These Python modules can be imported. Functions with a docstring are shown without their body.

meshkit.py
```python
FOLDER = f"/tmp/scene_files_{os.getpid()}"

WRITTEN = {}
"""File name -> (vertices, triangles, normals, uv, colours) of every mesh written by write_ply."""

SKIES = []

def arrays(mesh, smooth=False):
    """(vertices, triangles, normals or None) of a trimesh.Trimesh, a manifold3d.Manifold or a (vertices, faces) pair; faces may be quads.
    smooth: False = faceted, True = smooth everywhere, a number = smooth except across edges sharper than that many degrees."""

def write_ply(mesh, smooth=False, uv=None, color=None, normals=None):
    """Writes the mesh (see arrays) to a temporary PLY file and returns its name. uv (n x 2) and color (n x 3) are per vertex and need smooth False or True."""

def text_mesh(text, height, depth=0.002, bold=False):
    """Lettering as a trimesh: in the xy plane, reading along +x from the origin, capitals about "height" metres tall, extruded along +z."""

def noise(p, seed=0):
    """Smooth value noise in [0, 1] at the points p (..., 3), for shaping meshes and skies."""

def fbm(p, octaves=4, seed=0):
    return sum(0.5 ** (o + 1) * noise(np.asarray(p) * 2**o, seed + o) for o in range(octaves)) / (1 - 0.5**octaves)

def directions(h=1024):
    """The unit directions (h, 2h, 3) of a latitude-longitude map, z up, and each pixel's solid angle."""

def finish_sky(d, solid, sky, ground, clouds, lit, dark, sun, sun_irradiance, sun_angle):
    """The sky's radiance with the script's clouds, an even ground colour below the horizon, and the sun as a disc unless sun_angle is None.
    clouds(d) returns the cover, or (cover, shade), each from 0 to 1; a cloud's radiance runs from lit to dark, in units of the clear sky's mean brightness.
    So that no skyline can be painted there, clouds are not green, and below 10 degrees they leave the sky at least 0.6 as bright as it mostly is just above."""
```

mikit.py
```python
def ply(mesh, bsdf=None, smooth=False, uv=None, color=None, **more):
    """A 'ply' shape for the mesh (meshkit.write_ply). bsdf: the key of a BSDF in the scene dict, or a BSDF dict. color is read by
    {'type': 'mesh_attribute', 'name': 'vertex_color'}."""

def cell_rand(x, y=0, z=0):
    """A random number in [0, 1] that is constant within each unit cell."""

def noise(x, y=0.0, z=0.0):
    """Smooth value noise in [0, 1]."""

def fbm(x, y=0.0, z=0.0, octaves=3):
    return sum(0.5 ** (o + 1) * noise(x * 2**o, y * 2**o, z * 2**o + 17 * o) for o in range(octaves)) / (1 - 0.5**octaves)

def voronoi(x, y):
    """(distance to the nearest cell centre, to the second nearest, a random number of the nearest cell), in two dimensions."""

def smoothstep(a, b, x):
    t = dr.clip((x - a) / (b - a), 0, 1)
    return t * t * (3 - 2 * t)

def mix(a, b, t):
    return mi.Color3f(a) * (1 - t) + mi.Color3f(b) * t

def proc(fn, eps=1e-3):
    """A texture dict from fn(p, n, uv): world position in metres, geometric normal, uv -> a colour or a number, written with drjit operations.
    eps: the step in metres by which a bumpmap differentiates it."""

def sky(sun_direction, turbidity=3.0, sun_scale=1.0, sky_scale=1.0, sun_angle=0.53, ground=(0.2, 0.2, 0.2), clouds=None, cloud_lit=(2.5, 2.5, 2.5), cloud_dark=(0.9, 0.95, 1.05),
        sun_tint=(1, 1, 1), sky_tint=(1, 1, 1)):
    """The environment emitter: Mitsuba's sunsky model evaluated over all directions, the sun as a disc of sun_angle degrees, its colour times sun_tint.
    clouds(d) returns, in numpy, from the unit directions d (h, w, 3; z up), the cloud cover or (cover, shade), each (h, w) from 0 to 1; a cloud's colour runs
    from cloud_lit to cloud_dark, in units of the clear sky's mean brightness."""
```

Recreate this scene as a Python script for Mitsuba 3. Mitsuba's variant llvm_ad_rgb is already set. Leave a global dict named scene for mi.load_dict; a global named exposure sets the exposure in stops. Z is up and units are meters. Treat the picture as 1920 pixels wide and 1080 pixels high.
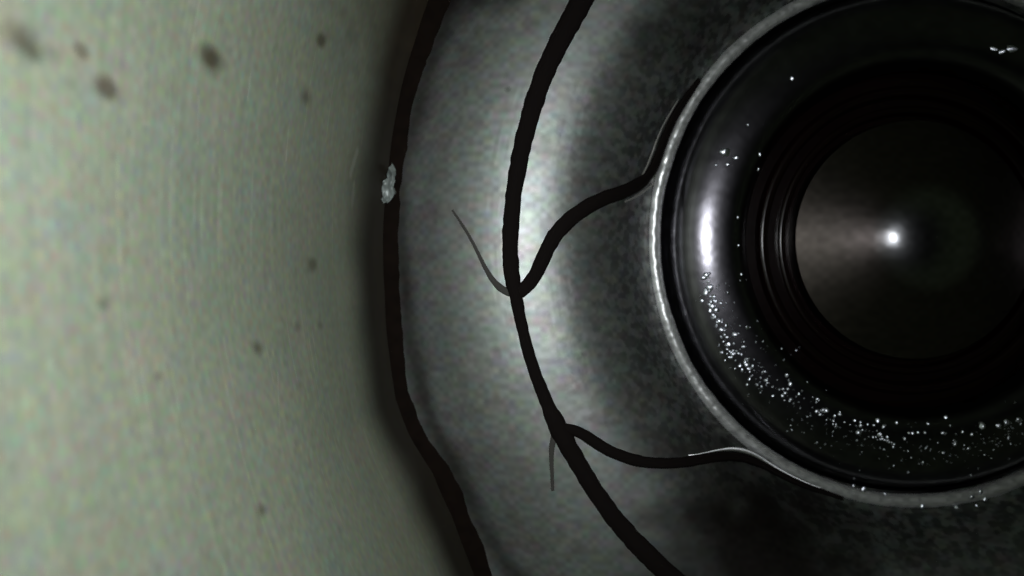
import math, random
import numpy as np, trimesh, drjit as dr
import mitsuba as mi
import mikit, meshkit
from mikit import noise, fbm, smoothstep, mix, proc
from scipy.interpolate import PchipInterpolator, CubicSpline

T = mi.ScalarTransform4f
rng = np.random.default_rng(7)
U = 0.1                                    # one design unit = 10 cm (the depth of the pale ring)
F = 1663.0                                 # focal length in pixels of a 1920 wide frame
scene, labels = {}, {}

# ------------------------------------------------------------------ camera, lamp, exposure
exposure = 0.0
scene['camera'] = {'type': 'thinlens', 'fov': math.degrees(2*math.atan(960/F)), 'fov_axis': 'x',
                   'aperture_radius': 0.00032, 'focus_distance': 0.075,
                   'to_world': T().look_at(origin=[0, 0, 0], target=[0, 1, 0], up=[0, 0, 1]),
                   'near_clip': 0.002, 'far_clip': 10.0}
LAMP = np.array([0.035, -0.03, 0.11])*U
AIM = np.array([-0.29, 1.0, -0.15])        # points a little left and down; an added tube narrows the beam
LAMP_RADIANCE = (885.0, 910.0, 925.0)
LAMP_R, HOOD_R, HOOD_L = 0.0020, 0.0024, 0.0029

# ------------------------------------------------------------------ helpers
X0, Z0 = 0.45, 0.054                       # the bowl's axis runs along +y through (X0, Z0)
AX = np.array([X0, 0, Z0])*U

def ray(px, py):
    return np.array([(px-960)/F, 1.0, -(py-540)/F])

def lathe(prof, n=512, a0=0.0, a1=2*math.pi):
    """prof: (r, depth) in units from the outer edge inwards; normals face the camera."""
    prof = np.asarray(prof, float)
    m = len(prof)
    a = np.linspace(a0, a1, n, endpoint=False)
    v = np.empty((m, n, 3))
    v[..., 0] = X0 - prof[:, :1]*np.cos(a)
    v[..., 1] = prof[:, 1:2]
    v[..., 2] = Z0 + prof[:, :1]*np.sin(a)
    v = v.reshape(-1, 3)*U
    i, j = np.meshgrid(np.arange(m-1), np.arange(n), indexing='ij')
    k = (j+1) % n
    q = np.stack([i*n+j, i*n+k, (i+1)*n+k, (i+1)*n+j], -1).reshape(-1, 4)
    f = np.vstack([q[:, [0, 1, 2]], q[:, [0, 2, 3]]])
    return v, f

def fix(v, f, ref=None):
    """turn the faces so that most look to the camera side (towards the axis and -y)"""
    c = v[f].mean(1)
    nn = np.cross(v[f[:, 1]]-v[f[:, 0]], v[f[:, 2]]-v[f[:, 0]])
    if (nn[:, 1]).sum() > 0:
        f = f[:, ::-1]
    return v, f

def smooth_profile(pts, n=160):
    pts = np.asarray(pts, float)
    s = np.r_[0, np.cumsum(np.linalg.norm(np.diff(pts, axis=0), axis=1))]
    u = np.linspace(0, s[-1], n)
    return np.c_[PchipInterpolator(s, pts[:, 0])(u), PchipInterpolator(s, pts[:, 1])(u)]

def npnoise(p, seed=0):
    """smooth value noise in [-1, 1]"""
    p = np.asarray(p, float)
    i = np.floor(p).astype(np.int64); t = p-i; t = t*t*(3-2*t)
    def h(a):
        x = (a[..., 0]*374761393 + a[..., 1]*668265263 + a[..., 2]*2147483647 + seed*97531) & 0xFFFFFFFF
        x = ((x ^ (x >> 13))*1274126177) & 0xFFFFFFFF
        return ((x ^ (x >> 16)) & 0xFFFFFF)/8388607.5-1
    out = 0
    for a in (0, 1):
        for b in (0, 1):
            for c in (0, 1):
                w = (t[..., 0] if a else 1-t[..., 0])*(t[..., 1] if b else 1-t[..., 1])*(t[..., 2] if c else 1-t[..., 2])
                out = out + w*h(i+np.array([a, b, c]))
    return out

def cast(V, Fc, d):
    """first hit of the ray from the camera along d with the mesh: (point, normal) or None"""
    a, b, c = V[Fc[:, 0]], V[Fc[:, 1]], V[Fc[:, 2]]
    e1, e2 = b-a, c-a
    h = np.cross(d, e2); det = (e1*h).sum(1)
    ok = np.abs(det) > 1e-14
    inv = np.where(ok, 1/np.where(ok, det, 1), 0)
    s = -a
    u = (s*h).sum(1)*inv
    q = np.cross(s, e1)
    v = (q @ d)*inv
    t = (e2*q).sum(1)*inv
    hit = ok & (u >= -1e-6) & (v >= -1e-6) & (u+v <= 1+1e-6) & (t > 1e-5)
    if not hit.any():
        return None
    k = np.where(hit)[0][np.argmin(t[hit])]
    n = np.cross(e1[k], e2[k]); n /= np.linalg.norm(n)
    if n @ d > 0: n = -n
    return d*t[k], n

def tube(P, R, N, flat=1.0, k=14, jag=0.0, seed=0, closed_ends=True):
    """swept ellipse along P; N the surface normals, the section is flattened along N"""
    P, R, N = np.asarray(P, float), np.asarray(R, float), np.asarray(N, float)
    Tn = np.gradient(P, axis=0); Tn /= np.linalg.norm(Tn, axis=1, keepdims=True)
    N = N-(N*Tn).sum(1, keepdims=True)*Tn; N /= np.linalg.norm(N, axis=1, keepdims=True)
    B = np.cross(Tn, N)
    a = np.linspace(0, 2*math.pi, k, endpoint=False)
    rr = R[:, None]*np.ones(k)
    if jag:
        q = np.stack([np.broadcast_to(np.arange(len(P))[:, None]*0.45, (len(P), k)), np.broadcast_to(2*np.cos(a), (len(P), k)), np.broadcast_to(2*np.sin(a), (len(P), k))], -1)
        rr = rr*(1+jag*npnoise(q, seed)+0.6*jag*npnoise(q*2.3, seed+5))
    v = P[:, None]+B[:, None]*(rr*np.cos(a))[..., None]+N[:, None]*(rr*np.sin(a)*flat)[..., None]
    m = len(P)
    i, j = np.meshgrid(np.arange(m-1), np.arange(k), indexing='ij'); l = (j+1) % k
    f = np.stack([i*k+j, i*k+l, (i+1)*k+l, (i+1)*k+j], -1).reshape(-1, 4)
    f = np.vstack([f[:, [0, 1, 2]], f[:, [0, 2, 3]]])
    v = v.reshape(-1, 3)
    n0 = len(v)
    v = np.vstack([v, P[0]-Tn[0]*R[0]*.4, P[-1]+Tn[-1]*R[-1]*.4])
    l = (np.arange(k)+1) % k
    f = np.vstack([f, np.c_[np.full(k, n0), l, np.arange(k)], np.c_[np.full(k, n0+1), (m-1)*k+np.arange(k), (m-1)*k+l]])
    mesh = trimesh.Trimesh(v, f, process=False)
    if mesh.volume < 0: mesh.invert()
    return mesh

def along(pts, surf, lift=0.0, step=5.0):
    """pts: (px, py, width px[, lift]) read off the photograph, laid on the surface: points, radii, normals"""
    pts = np.array([list(p)+[lift]*(4-len(p)) for p in pts], float)
    s = np.r_[0, np.cumsum(np.linalg.norm(np.diff(pts[:, :2], axis=0), axis=1))]
    u = np.linspace(0, s[-1], max(6, int(s[-1]/step)))
    cs = CubicSpline(s, pts[:, :2]) if len(pts) > 2 else (lambda x: np.c_[np.interp(x, s, pts[:, 0]), np.interp(x, s, pts[:, 1])])
    xy = cs(u); w = PchipInterpolator(s, pts[:, 2])(u); lf = PchipInterpolator(s, pts[:, 3])(u)
    P, R, N = [], [], []
    for (x, y), ww, l in zip(xy, w, lf):
        h = cast(*surf, ray(x, y))
        if h is None: continue
        p, n = h
        r = 0.5*ww/F*p[1]
        P.append(p+n*l*r); R.append(r); N.append(n)
    P, N = np.array(P), np.array(N)
    for _ in range(3):
        P[1:-1] = .25*P[:-2]+.5*P[1:-1]+.25*P[2:]
        N[1:-1] = .25*N[:-2]+.5*N[1:-1]+.25*N[2:]
    return P, np.array(R), N

def put(key, mesh, bsdf, smooth=True, **props):
    scene[key] = mikit.ply(mesh, bsdf, smooth)
    if props: labels[key] = props

def cyl(p):
    """cylindrical coordinates round the bowl's axis in design units: radius, angle, depth"""
    x, z = (p.x/U-X0), (p.z/U-Z0)
    return dr.sqrt(x*x+z*z), dr.atan2(z, -x), p.y/U

# the dark seam between wall and floor wanders: centre line and width read off the photograph
SEAM = [(905, 1110, 66), (880, 1045, 64), (850, 965, 60), (815, 885, 58), (772, 815, 54), (745, 745, 48), (733, 660, 48), (725, 560, 52), (722, 470, 54), (724, 390, 54), (733, 310, 54), (743, 230, 54), (760, 150, 62), (785, 70, 74), (812, -10, 86), (840, -80, 86)]
_s = np.array(SEAM, float)
_sx, _sz = (_s[:, 0]-960)/F*.938-X0, -(_s[:, 1]-540)/F*.938-Z0
SEAM_A, SEAM_D = np.arctan2(_sz, -_sx), np.hypot(_sx, _sz)-.583
_o = np.argsort(SEAM_A); SEAM_A, SEAM_D = SEAM_A[_o], SEAM_D[_o]
def wander(v):
    """pushes the joint of wall and floor in and out so that it follows the seam"""
    q = v/U; x, z = q[:, 0]-X0, q[:, 2]-Z0
    r, a = np.hypot(x, z), np.arctan2(z, -x)
    lo, hi = SEAM_A[0], SEAM_A[-1]
    d = np.interp(a, [-math.pi, lo-.6]+list(SEAM_A)+[hi+.6, math.pi], [0, 0]+list(SEAM_D)+[0, 0])
    k = 1+d*np.exp(-((r-.583)/.035)**2)/np.maximum(r, .1)
    return np.c_[(X0+x*k)*U, v[:, 1], (Z0+z*k)*U]

def look_at_lamp(p):
    a = -p/np.linalg.norm(p)+(LAMP-p)/np.linalg.norm(LAMP-p)
    return a/np.linalg.norm(a)

# ------------------------------------------------------------------ profiles (r, depth)
WALL = smooth_profile([(.79, -.75), (.74, -.35), (.70, .0), (.672, .25), (.653, .45), (.635, .62), (.619, .76), (.605, .86), (.594, .918), (.585, .937)], 170)
FLOOR = smooth_profile([(.592, .950), (.576, .950), (.566, .943), (.545, .926), (.515, .908), (.48, .8985), (.445, .8955), (.41, .8968), (.39, .8999), (.37, .908), (.35, .9215), (.33, .941), (.315, .961), (.30, .986), (.284, 1.002)], 150)
for _ in range(60):
    FLOOR[6:-6] = (.25*FLOOR[:-2]+.5*FLOOR[1:-1]+.25*FLOOR[2:])[5:-5]
_wv, _wf = fix(*lathe(WALL[::4], 300)); _fv, _ff = fix(*lathe(FLOOR[::3], 300))
SURF = (wander(np.vstack([_wv, _fv])), np.vstack([_wf, _ff+len(_wv)]))

# wall stains and painted top shade: where, how wide, how dark
SPOTS = [(40, 78, 38, .66), (60, 100, 24, .6), (100, 100, 24, .3), (152, 95, 16, .5), (198, 168, 28, .72), (393, 113, 31, .85), (602, 75, 15, .7), (572, 182, 20, .5), (585, 496, 16, .55),
         (485, 653, 16, .6), (290, 706, 15, .35), (185, 570, 17, .38), (487, 958, 17, .6), (560, 612, 13, .35), (560, 722, 12, .3), (180, 690, 12, .2), (730, -30, 200, .45), (600, 610, 10, .3)]
FSP = []  # floor: beam falloff painted dark at top and lower right, one small spot
for px, py, w, k in [(850, -20, 110, .8), (930, -40, 90, .7), (1290, 30, 120, .5), (952, 168, 8, .5), (1210, 80, 70, .45), (1440, 1040, 330, .97), (1330, 960, 90, .4)]:
    p, n = cast(*SURF, ray(px, py))
    FSP.append((p, w/F*p[1], k))
SP = []
for px, py, w, k in SPOTS:
    p, n = cast(*SURF, ray(px, py))
    SP.append((p, w/F*p[1], k))

SCUFF = []
for x0, y0, x1, y1, w, k in [(468, 135, 463, 186, 5, .55), (668, 285, 657, 328, 14, .16), (664, 345, 660, 385, 12, .10), (372, 180, 370, 270, 5, .22), (300, 140, 297, 240, 6, .18), (262, 230, 274, 232, 10, .3),
                             (540, 230, 535, 300, 5, .22), (150, 560, 146, 690, 6, .16), (330, 760, 327, 900, 6, .18), (520, 700, 522, 800, 5, .2)]:
    a_, b_ = cast(*SURF, ray(x0, y0))[0], cast(*SURF, ray(x1, y1))[0]
    SCUFF.append((a_, b_, w/F*a_[1], k))

# ------------------------------------------------------------------ materials
def wall_colour(p, n, uv):
    r, a, d = cyl(p)
    q = p/U
    m1 = fbm(q.x*9, q.y*9, q.z*9, octaves=3)
    m2 = fbm(q.x*34+5, q.y*34, q.z*34, octaves=2)
    fine = .5*noise(d*150, a*7, r*15)+.5*noise(d*330, a*12, r*20)    # fine turned grain, runs round the bowl
    scr = smoothstep(.80, .93, noise(d*210+40, a*6+2, 0.0))            # thin pale scratches
    fleck = noise(q.x*150, q.y*150, q.z*150)
    c = mix((.362, .440, .318), (.44, .465, .342), m1)
    c = mix(c, mi.Color3f(.35, .445, .395), .4*smoothstep(.45, .75, m2))
    c = mix(c, mi.Color3f(.49, .44, .38), .25*smoothstep(.5, .8, noise(q.x*28, q.y*28+9, q.z*28)))
    w = q*mi.Float(210)
    mot = mi.Color3f(noise(w.x+31, w.y, w.z), noise(w.x, w.y+47, w.z), noise(w.x, w.y, w.z+71))
    c = c*(mi.Color3f(1)+.24*(mot-.5))
    c = c*(.84+.17*fine+.15*fleck+.10*scr)
    c = mix(c, mi.Color3f(.15, .15, .11), .5*smoothstep(.52, .90, d+.10*(fbm(q.x*8, q.y*3, q.z*8, octaves=2)-.5)))     # falloff of light towards the seam, painted into the wall colour
    c = mix(c, mi.Color3f(.016, .011, .007), .97*smoothstep(.82, .922, d+.05*(fbm(q.x*12, q.y*4, q.z*12, octaves=2)-.5)))  # brown grime along the seam, with its soft penumbra painted in
    for s, w, k in SP:
        dd = dr.sqrt(.3*dr.square(p.x-s[0])+.3*dr.square(p.y-s[1])+dr.square(p.z-s[2]))/w
        dd = dd+.6*(noise(q.x*70, q.y*50, q.z*90)-.5)
        c = mix(c, mi.Color3f(.07, .048, .026), k*(1-smoothstep(.0, 1.3, dd)))
    for s, e, w, k in SCUFF:                               # pale scuffs
        v = e-s; L = float(v@v)
        t = dr.clip(((p.x-s[0])*v[0]+(p.y-s[1])*v[1]+(p.z-s[2])*v[2])/L, 0, 1)
        dd = dr.sqrt(dr.square(p.x-s[0]-t*v[0])+dr.square(p.y-s[1]-t*v[1])+dr.square(p.z-s[2]-t*v[2]))/w
        c = mix(c, mi.Color3f(.68, .70, .62), k*(1-smoothstep(.1, 1.0, dd+.5*(noise(q.x*90, q.y*90, q.z*90)-.4))))
    return c

def wall_bump(p, n, uv):
    r, a, d = cyl(p)
    q = p/U
    return .5*noise(d*120, a*10, 0.0)+.5*noise(q.x*110, q.y*110, q.z*110)+.8*fbm(d*14, a*5, r*4, octaves=2)

scene['wall_mat'] = {'type': 'bumpmap', 'arbitrary': proc(wall_bump, 3e-5), 'scale': 0.00006,
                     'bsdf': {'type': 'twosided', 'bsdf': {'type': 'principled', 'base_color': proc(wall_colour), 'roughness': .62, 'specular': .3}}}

def floor_colour(p, n, uv):
    q = p/U
    m = fbm(q.x*26, q.y*26, q.z*26, octaves=3)
    c = mix((.31, .355, .335), (.41, .43, .41), m)
    c = mix(c, mi.Color3f(.31, .28, .28), .5*smoothstep(.5, .8, noise(q.x*60, q.y*60, q.z*60)))
    w = q*mi.Float(120)
    mot = mi.Color3f(noise(w.x+31, w.y, w.z), noise(w.x, w.y+47, w.z), noise(w.x, w.y, w.z+71))
    c = c*(mi.Color3f(1)+.22*(mot-.5))
    r, a, d = cyl(p)
    rough = smoothstep(.445, .29, r)*(.5+.5*smoothstep(.35, .65, fbm(q.x*125, q.y*125+3, q.z*125, octaves=2)))       # grain, with the fall of light towards the cap painted in
    c = c*(1-.78*rough)
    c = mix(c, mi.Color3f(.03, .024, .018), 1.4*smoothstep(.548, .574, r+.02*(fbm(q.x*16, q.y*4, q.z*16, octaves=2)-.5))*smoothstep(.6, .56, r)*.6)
    for s, w, k in FSP:
        dd = dr.sqrt(dr.square(p.x-s[0])+dr.square(p.y-s[1])+dr.square(p.z-s[2]))/w
        dd = dd+.5*(fbm(q.x*30, q.y*30, q.z*30, octaves=2)-.5)
        c = mix(c, mi.Color3f(.02, .016, .014), k*(1-smoothstep(.15, 1.15, dd)))
    return c*(.8+.4*noise(q.x*190, q.y*190, q.z*190))

def floor_bump(p, n, uv):
    r, a, d = cyl(p)
    q = p/U
    g = noise(q.x*140, q.y*140, q.z*140)
    grain = fbm(q.x*170+3, q.y*170, q.z*170, octaves=2)*smoothstep(.43, .33, r)
    return .25*g+.15*noise(r*260, a*16, d*20)+1.2*grain+.06*fbm(q.x*22, q.y*22, q.z*22, octaves=2)

scene['floor_mat'] = {'type': 'bumpmap', 'arbitrary': proc(floor_bump, 3e-5), 'scale': 0.00005,
                      'bsdf': {'type': 'twosided', 'bsdf': {'type': 'principled', 'base_color': proc(floor_colour), 'roughness': .425, 'metallic': .64, 'specular': .5}}}

def black_colour(p, n, uv):
    q = p/U
    return mix((.004, .0012, .0012), (.007, .002, .0022), fbm(q.x*30, q.y*30, q.z*30, octaves=2))

def black_bump(p, n, uv):
    q = p/U
    return .6*noise(q.x*160, q.y*160, q.z*160)+1.0*noise(q.x*45, q.y*45, q.z*45)

scene['black_gloss'] = {'type': 'bumpmap', 'arbitrary': proc(black_bump, 3e-5), 'scale': 0.00001,
                        'bsdf': {'type': 'twosided', 'bsdf': {'type': 'principled', 'base_color': proc(black_colour), 'roughness': .22, 'specular': .5}}}
scene['ring_gloss'] = {'type': 'bumpmap', 'arbitrary': proc(black_bump, 3e-5), 'scale': 0.000012,
                       'bsdf': {'type': 'twosided', 'bsdf': {'type': 'principled', 'base_color': proc(lambda p, n, uv: mix((.125, .120, .134), (.225, .22, .245), fbm(p.x*700, p.y*700, p.z*700, octaves=2))), 'metallic': 1.0, 'roughness': .25}}}

def dome_colour(p, n, uv):
    r, a, d = cyl(p)
    return mix((.32, .325, .34), (.155, .130, .128), smoothstep(.040, .066, r))*(.8+.4*noise(p.x*1500, p.y*1500, p.z*1500))

def dome_rough(p, n, uv):
    r, a, d = cyl(p)
    q = p/U
    return .245+.03*smoothstep(.056, .075, r+.006*(noise(q.x*60, q.y*60, q.z*60)-.5))

scene['black_dome'] = {'type': 'bumpmap', 'arbitrary': proc(black_bump, 3e-5), 'scale': 0.000012,
                       'bsdf': {'type': 'twosided', 'bsdf': {'type': 'principled', 'base_color': proc(dome_colour), 'roughness': proc(dome_rough), 'metallic': 1.0}}}

def rim_colour(p, n, uv):
    q = p/U
    return mix((.84, .86, .86), (.97, .98, .98), noise(q.x*110, q.y*110, q.z*110))*(.75+.5*noise(q.x*230, q.y*230, q.z*230))

def rim_bump(p, n, uv):
    q = p/U
    return noise(q.x*130, q.y*130, q.z*130)+.6*noise(q.x*260, q.y*260, q.z*260)

scene['rim_mat'] = {'type': 'bumpmap', 'arbitrary': proc(rim_bump, 2e-5), 'scale': 0.00004,
                    'bsdf': {'type': 'twosided', 'bsdf': {'type': 'principled', 'base_color': proc(rim_colour), 'metallic': .66, 'roughness': .37, 'specular': .5}}}
scene['strand_mat'] = {'type': 'twosided', 'bsdf': {'type': 'principled', 'base_color': {'type': 'rgb', 'value': (.010, .0075, .007)}, 'roughness': .85, 'specular': .1}}
scene['faint_strand_mat'] = {'type': 'twosided', 'bsdf': {'type': 'principled', 'base_color': {'type': 'rgb', 'value': (.085, .082, .076)}, 'roughness': .85, 'specular': .1}}
scene['seam_mat'] = {'type': 'twosided', 'bsdf': {'type': 'principled', 'base_color': proc(lambda p, n, uv: mix((.006, .004, .003), (.013, .008, .0055), fbm(p.x*900, p.y*900, p.z*900, octaves=2))), 'roughness': .9, 'specular': .1}}
scene['lip_mat'] = {'type': 'twosided', 'bsdf': {'type': 'principled', 'base_color': {'type': 'rgb', 'value': (.50, .50, .47)}, 'roughness': .5, 'metallic': .5}}
scene['shine_mat'] = {'type': 'twosided', 'bsdf': {'type': 'principled', 'base_color': {'type': 'rgb', 'value': (.95, .97, .97)}, 'roughness': .30, 'metallic': 1.0}}
scene['flake_mat'] = {'type': 'twosided', 'bsdf': {'type': 'principled', 'base_color': proc(lambda p, n, uv: mix((.20, .235, .22), (.40, .45, .43), noise(p.x*1500, p.y*1500, p.z*1500))), 'roughness': .4, 'metallic': .2}}
scene['glint_mat'] = {'type': 'twosided', 'bsdf': {'type': 'principled', 'base_color': {'type': 'rgb', 'value': (.86, .90, 1.0)}, 'metallic': 1.0, 'roughness': .34}}

# ------------------------------------------------------------------ the bowl: wall, floor, seam
def displaced(prof, n, amp, freq, seed):
    v, f = fix(*lathe(prof, n))
    v = wander(v)
    q = v/U
    m = trimesh.Trimesh(v, f, process=False)
    d = npnoise(q*freq, seed)+.5*npnoise(q*freq*2.1, seed+1)+.25*npnoise(q*freq*4.3, seed+2)
    m.vertices = v+np.asarray(m.vertex_normals)*(amp*d)[:, None]
    return m

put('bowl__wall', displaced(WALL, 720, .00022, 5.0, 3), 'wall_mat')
put('bowl__floor', displaced(FLOOR, 900, .00007, 6.0, 11), 'floor_mat', label='satin grey floor ridge inside the dark seam, shining beside the strand')
labels['bowl'] = {'label': 'pale grey-green round bowl with dark stains on its wall and a raised satin grey floor', 'category': 'bowl'}

# dark seam between wall and floor, as the photograph shows it; carried on round the bowl out of view
P, R, N = along(SEAM, SURF, 0.15, 6)
for _ in range(12):
    P[1:-1] = .25*P[:-2]+.5*P[1:-1]+.25*P[2:]; N[1:-1] = .25*N[:-2]+.5*N[1:-1]+.25*N[2:]
put('bowl__seam', tube(P, R*1.10*(1+.16*npnoise(np.c_[np.arange(len(R))*.16, R*0, R*0], 2)), N, .34, 20, .12, 4), 'seam_mat')
def seam_rest():
    a = np.linspace(math.radians(50), math.radians(305), 160)
    p = np.c_[X0-.582*np.cos(a), np.full(160, .940), Z0+.582*np.sin(a)]*U
    n = np.c_[np.cos(a)*.5, np.full(160, -.8), -np.sin(a)*.5]
    return tube(p, np.full(160, .0014), n, .6, 12, .1, 8)

# ------------------------------------------------------------------ black cap in the middle of the bowl
def arc(cr, cd, a, t0, t1, n=24):
    t = np.radians(np.linspace(t0, t1, n))            # 0 = outwards, 90 = towards the camera
    return np.c_[cr+a*np.cos(t), cd-a*np.sin(t)]

def crest(n=70):
    # the black ring's section: steep flanks and a broad, gently rounded crest turned a little outwards
    t = np.linspace(-1, 1, n)                     # -1 outer foot, 1 inner foot
    r = .2345-.0465*t
    d = .963+.0100*(t-.37)**2+.026*np.abs(t)**6
    return np.c_[r, d]

def ring(key, prof, bsdf, n=480, smooth=40, **props):
    v, f = fix(*lathe(prof, n))
    put(key, trimesh.Trimesh(v, f, process=False), bsdf, smooth, **props)

labels['cap'] = {'label': 'glossy black round cap with a pale rim and a small shining dome', 'category': 'cap'}
# rim: a rough pale ring, a little uneven
v, f = fix(*lathe(arc(.2920, .990, .0077, -20, 200, 18), 1400))
rm = trimesh.Trimesh(v, f, process=False)
rm.vertices = v+np.asarray(rm.vertex_normals)*(npnoise(v/U*110, 2)*.00004+npnoise(v/U*22, 3)*.00009)[:, None]
put('cap__rim', rm, 'rim_mat', True, label='rough pale silvery rim round the glossy black cap')
BASE = [(.290, 1.004), (.272, 1.006)]
ring('cap__outer_ring', np.vstack([[(.2855, 1.000)], crest()]), 'ring_gloss', 720, 50, label='broad rounded black ring with a white streak of light')
ring('cap__step_ring', np.vstack([[(.192, 1.006), (.175, 1.005)], arc(.168, 1.000, .006, 20, 165, 14), [(.160, 1.006)]]), 'black_gloss')
ring('cap__step_ring_001', np.vstack([[(.163, 1.007), (.150, 1.006)], arc(.147, 1.001, .0045, 20, 165, 14), [(.141, 1.009), (.133, 1.009)]]), 'black_gloss')
_r = np.linspace(.133, .0004, 120)
_tilt = np.radians(PchipInterpolator([0, .02, .03, .040, .047, .055, .08, .133], [0, 8, 13.5, 19.8, 24.2, 26.8, 27.3, 26.0])(_r))
_d = .991-np.r_[0, np.cumsum(np.tan((_tilt[1:]+_tilt[:-1])/2)*-np.diff(_r))]
ring('cap__dome', np.vstack([[(.136, 1.010), (.1345, .995)], np.c_[_r, _d]]), 'black_dome', 480, 40, label='dark dome with a dull glow on its left side and a round white highlight')
CAPS = [meshkit.arrays(m) for m in ()]
CAP = []
for prof in (np.vstack([[(.2855, 1.000)], crest()]), arc(.2925, .990, .0082, -20, 200, 18), np.array([(.192, 1.006), (.133, 1.006), (.13, .990), (.056, .953), (.0005, .940)])):
    CAP.append(fix(*lathe(prof, 300)))
CV = np.vstack([c[0] for c in CAP]); off = np.cumsum([0]+[len(c[0]) for c in CAP])
CAPSURF = (CV, np.vstack([c[1]+o for c, o in zip(CAP, off)]))

# ------------------------------------------------------------------ the dark branching strand on the floor
labels['branching_strand'] = {'label': 'dark thin branching strand lying on the shiny floor between seam and cap', 'category': 'strand'}
STEM = [(1122, -60, 42), (1092, 0, 42), (1052, 72, 39), (1020, 140, 37), (995, 215, 35), (975, 295, 33), (962, 375, 31), (957, 450, 31), (959, 510, 30), (968, 560, 24), (982, 625, 22), (1000, 690, 23), (1024, 752, 25), (1048, 805, 36), (1078, 858, 34), (1112, 915, 33), (1155, 975, 34), (1205, 1030, 37), (1262, 1085, 40), (1330, 1140, 42)]
P, R, N = along(STEM, SURF, .15)
put('branching_strand__stem', tube(P, R, N, .45, 14, .06, 1), 'strand_mat')
B1 = [(972, 548, 26), (1000, 522, 27), (1020, 480, 28), (1048, 432, 30), (1088, 396, 29), (1138, 370, 27), (1185, 352, 26), (1215, 328, 27), (1236, 282, 26), (1256, 232, 24), (1282, 188, 20), (1310, 150, 14)]
P, R, N = along(B1, SURF, .15)
put('branching_strand__branch', tube(P, R, N, .45, 14, .06, 2), 'strand_mat', label='upper right branch bending up along the pale rim')
B2 = [(966, 550, 16), (938, 540, 13), (912, 506, 9), (888, 458, 7), (866, 420, 6), (848, 394, 4)]
P, R, N = along(B2, SURF, .05)
put('branching_strand__branch_001', tube(P, R, N, .4, 10, .1, 3), 'faint_strand_mat', label='thin left branch fading towards the seam')
B3 = [(1050, 803, 20), (1085, 810, 21), (1122, 833, 22), (1165, 855, 22), (1215, 867, 21), (1270, 868, 20), (1325, 860, 19), (1378, 858, 18, .5), (1425, 872, 18, .5), (1475, 897, 17, .4), (1525, 917, 14), (1580, 936, 9)]
P, R, N = along(B3, SURF, .3)
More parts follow.
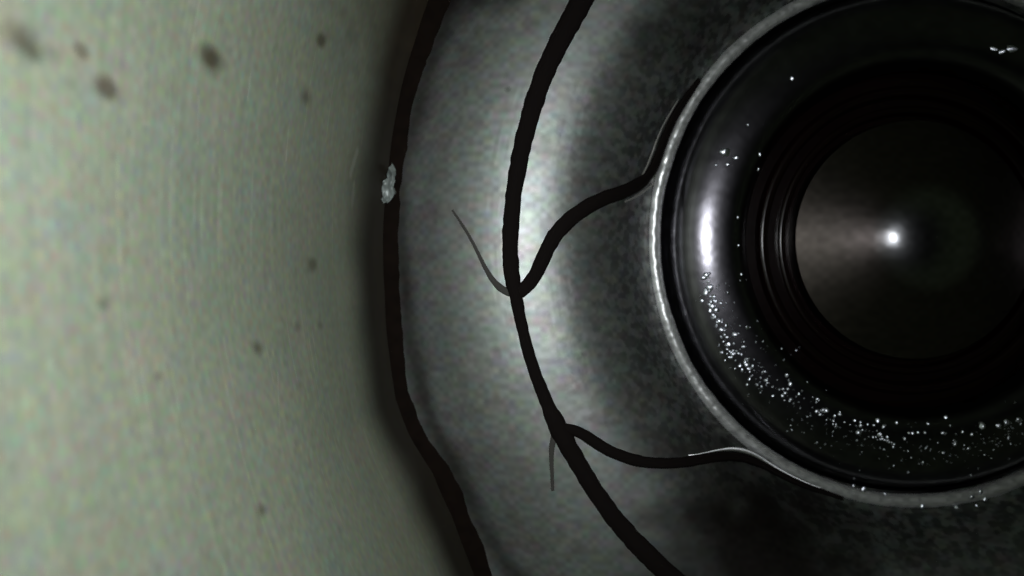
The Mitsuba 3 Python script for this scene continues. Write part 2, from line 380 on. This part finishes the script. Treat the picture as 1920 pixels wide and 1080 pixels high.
put('branching_strand__branch_002', tube(P, R, N, .6, 14, .05, 4), 'strand_mat', label='lower right branch with a shining edge near the pale rim')
B4 = [(1044, 806, 14), (1036, 830, 12), (1034, 870, 8), (1036, 920, 6)]
P, R, N = along(B4, SURF, .05)
put('branching_strand__branch_003', tube(P, R, N, .4, 10, .1, 5), 'faint_strand_mat', label='short faint branch pointing straight down')
L1 = [(1203, 330, 4), (1214, 308, 6), (1224, 282, 6), (1238, 246, 5), (1256, 212, 5), (1272, 186, 3)]
P, R, N = along(L1, SURF, .2)
put('branching_strand__edge', tube(P, R, N, .6, 8, .35, 6), 'lip_mat', label='thin pale edge beside the upper right branch')
L2 = [(1172, 378, 3), (1196, 366, 5), (1218, 350, 4), (1228, 342, 3)]
P, R, N = along(L2, SURF, .2)
put('branching_strand__edge_001', tube(P, R, N, .6, 8, .35, 7), 'lip_mat')

L3 = [(1290, 854, 2), (1335, 848, 5), (1362, 847, 9), (1388, 853, 12), (1412, 862, 11), (1440, 876, 8), (1480, 896, 6), (1530, 915, 3)]
P, R, N = along(L3, SURF, 2.4, 4)
ico = trimesh.creation.icosphere(subdivisions=2)
shine_facets = []
for i in range(1, len(P)-1):                    # added highlight: overlapping flat metal pieces turned towards the lamp
    fr = look_at_lamp(P[i]); fr = fr+.10*(N[i]-fr)*abs(i/len(P)-.42)*3; fr /= np.linalg.norm(fr)
    ex = P[i+1]-P[i-1]; st = np.linalg.norm(ex); ex -= (ex@fr)*fr; ex /= np.linalg.norm(ex)
    v = np.array(ico.vertices)*np.array([st*1.3, R[i]*.8, R[i]*.22])
    shine_facets.append(trimesh.Trimesh(P[i]+v[:, :1]*ex+v[:, 1:2]*np.cross(fr, ex)+v[:, 2:]*fr, ico.faces, process=False))
put('branching_strand__edge_002', trimesh.util.concatenate(shine_facets), 'shine_mat', True, label='added highlight along the lower right branch')
L4 = [(1098, 806, 3), (1116, 820, 5), (1132, 832, 6), (1150, 841, 3)]
P, R, N = along(L4, SURF, 1.0)
put('branching_strand__edge_003', tube(P, R, N, .6, 8, .35, 9), 'lip_mat')

# ------------------------------------------------------------------ small pale flake on the seam
def flake(outline, surf, thick, lift, bend=.3, face=None):
    """a chip of uneven thickness cut to an outline given in the picture's pixels, lying on the surface"""
    import shapely.geometry as sg
    c = np.mean(outline, 0)
    p, n = cast(*surf, ray(*c))
    p = p+n*lift
    if face is not None: n = face(p)
    s = p[1]/F
    ex = np.array([1.0, 0, 0]); ex -= (ex@n)*n; ex /= np.linalg.norm(ex)
    ez = np.cross(ex, n); ez = ez if ez[2] > 0 else -ez
    poly = sg.Polygon([((x-c[0])*s, -(y-c[1])*s) for x, y in outline])
    m = trimesh.creation.extrude_polygon(poly, thick)
    m = m.subdivide().subdivide().subdivide()
    v = np.array(m.vertices)
    L = np.ptp(v[:, 1])
    v[:, :2] *= (1-.5*np.abs(v[:, 2:]-thick/2)/thick)
    v[:, 2] += bend*L*(v[:, 1]/L)**2+.16*L*npnoise(v/L*5, 4)+.08*L*npnoise(v/L*11, 6)
    m.vertices = p+v[:, :1]*ex+v[:, 1:2]*ez+v[:, 2:]*n
    if m.volume < 0: m.invert()
    return m
put('pale_flake', flake([(745, 310), (748, 316), (751, 322), (748, 333), (750, 345), (747, 356), (748, 367), (743, 378), (737, 386), (731, 383), (727, 386), (724, 375), (721, 364), (725, 352), (725, 345), (731, 337), (735, 329), (740, 322)], SURF, .0007, .0013, .2), 'flake_mat', True,
    label='small pale flake stuck on the dark seam left of the strand', category='flake')

# ------------------------------------------------------------------ glints: bright grains on the black cap
GL = [(1359, 286, 17), (1380, 296, 10), (1364, 308, 9), (1343, 309, 8), (1424, 290, 7), (1421, 317, 7), (1383, 408, 7), (1384, 460, 7), (1390, 514, 6), (1402, 234, 6), (1485, 148, 9),
      (1348, 602, 12), (1362, 610, 9), (1352, 618, 8), (1377, 627, 11), (1385, 625, 7), (1363, 647, 8), (1395, 650, 8), (1374, 657, 8), (1385, 662, 7), (1400, 683, 11), (1397, 679, 7), (1434, 697, 7), (1465, 654, 7), (1493, 656, 7),
      (1475, 704, 7), (1482, 720, 10), (1468, 729, 8), (1498, 739, 10), (1481, 751, 6), (1549, 770, 11), (1538, 777, 9), (1574, 777, 11), (1602, 788, 8), (1609, 810, 11), (1637, 819, 8), (1649, 815, 8), (1656, 800, 7), (1696, 822, 9), (1711, 812, 11), (1734, 811, 8), (1740, 795, 8), (1768, 812, 8), (1790, 831, 11), (1822, 814, 10), (1841, 798, 13), (1871, 798, 11), (1887, 791, 12), (1910, 787, 13), (1681, 793, 7), (1773, 783, 8), (1675, 838, 7), (1805, 810, 7),
      (1600, 912, 11), (1620, 919, 12), (1659, 926, 10), (1729, 949, 10), (1793, 951, 10), (1838, 922, 11), (1822, 932, 9), (1846, 935, 9), (1831, 948, 7), (1338, 556, 10), (1335, 575, 10), (1330, 545, 9)]
TRAIL = CubicSpline([0, .1, .25, .45, .62, .8, 1], [(1326, 520), (1334, 570), (1360, 640), (1415, 700), (1500, 748), (1620, 803), (1760, 815)])
for i in range(120):
    t = rng.beta(.8, 1.7) if i < 80 else rng.uniform(.0, 1)
    x, y = TRAIL(t)
    w = rng.uniform(3.5, 8.5)*(1.6 if t < .2 and rng.random() < .6 else 1)
    GL.append((x+rng.normal(0, 5+16*t), y+rng.normal(0, 9), w))
g = 0
ico = trimesh.creation.icosphere(subdivisions=2)
for px, py, w in GL:
    h = cast(*CAPSURF, ray(px, py)) or cast(*SURF, ray(px, py))
    p, n = h
    r = .5*w/F*p[1]
    look = -p/np.linalg.norm(p)*.5+(LAMP-p)/np.linalg.norm(LAMP-p)*.5; look /= np.linalg.norm(look)
    look += rng.normal(0, .10, 3); look /= np.linalg.norm(look)
    v = np.array(ico.vertices); v = v*(1+.30*npnoise(v*1.3+g*3.1, g)[:, None])
    v = v*np.array([rng.uniform(.7, 1.25), rng.uniform(.7, 1.15), .42])*r*rng.uniform(.75, 1.05)       # a flattened grain
    v = v @ trimesh.geometry.align_vectors([0, 0, 1], look)[:3, :3].T
    key = 'cap__grain' + (f'_{g:03d}' if g else '')
    put(key, trimesh.Trimesh(v+p+n*.15*r, ico.faces, process=False), 'glint_mat', True)
    g += 1
# finer glitter scattered round the ring between them
vs, fs, k = [], [], 0
ico1 = trimesh.creation.icosphere(subdivisions=1)
for i in range(420):
    a = rng.uniform(math.radians(-150), math.radians(-10)); rr = .232+rng.normal(0, .013)
    if not .192 < rr < .276: continue
    d = float(np.interp(-rr, -crest()[:, 0], crest()[:, 1]))
    p = np.array([X0-rr*math.cos(a), d, Z0+rr*math.sin(a)])*U
    r = rng.uniform(.00004, .00013)*rng.choice([1, 1, 1.5])
    vs.append((np.array(ico1.vertices)*r*np.array([rng.uniform(.6, 1.5), .5, rng.uniform(.6, 1.3)]))@trimesh.transformations.random_rotation_matrix(rng.random(3))[:3, :3]+p); fs.append(ico1.faces+k*len(ico1.vertices)); k += 1
put('cap__glitter', trimesh.Trimesh(np.vstack(vs), np.vstack(fs), process=False), 'glint_mat', True, kind='stuff')
parts = []
for px, py, w, h_, tilt in [(1893, 92, 26, 13, 0), (1860, 91, 22, 7, -18), (1876, 98, 20, 9, 20)]:
    p, n = cast(*CAPSURF, ray(px, py))
    k = p[1]/F/2
    v = np.array(ico.vertices); v = v*(1+.18*npnoise(v*1.4+px, 3)[:, None])*np.array([w*k, h_*k, .35*h_*k])
    fr = look_at_lamp(p); ex = np.array([math.cos(math.radians(tilt)), 0, math.sin(math.radians(tilt))]); ex -= (ex@fr)*fr; ex /= np.linalg.norm(ex)
    parts.append(trimesh.Trimesh(p+v[:, :1]*ex+v[:, 1:2]*np.cross(fr, ex)+v[:, 2:]*fr, ico.faces, process=False))
put('bright_chip', trimesh.util.concatenate(parts), 'glint_mat', True, label='small bright chip on the black cap near the top right corner', category='chip')

# ------------------------------------------------------------------ the inspection lamp beside the lens
scene['lamp_body_mat'] = {'type': 'twosided', 'bsdf': {'type': 'principled', 'base_color': {'type': 'rgb', 'value': (.02, .02, .02)}, 'roughness': .6}}
AIM = AIM/np.linalg.norm(AIM)
M = trimesh.geometry.align_vectors([0, 0, 1], AIM)
def placed(m):
    m.apply_transform(M); m.apply_translation(LAMP); return m
scene['lamp__lens'] = mikit.ply(placed(trimesh.creation.revolve([(0, 0), (LAMP_R, 0)], sections=40)), 'lamp_body_mat', False, emitter={'type': 'area', 'radiance': {'type': 'rgb', 'value': LAMP_RADIANCE}})
lm = meshkit.WRITTEN[scene['lamp__lens']['filename']]
_t = lm[0][lm[1]]; _n = np.cross(_t[:, 1]-_t[:, 0], _t[:, 2]-_t[:, 0]).sum(0)
if _n @ AIM < 0: scene['lamp__lens']['flip_normals'] = True
put('lamp__added_hood', placed(trimesh.creation.revolve([(0, -.012), (HOOD_R+.0006, -.012), (HOOD_R+.0006, HOOD_L), (HOOD_R, HOOD_L), (HOOD_R, -.0004), (0, -.0004)], sections=48)), 'lamp_body_mat', 30)  # added unseen tube round the lamp, shapes the falloff of its beam
labels['lamp'] = {'label': 'small round inspection lamp beside the lens with an added tube that narrows its beam', 'category': 'lamp'}
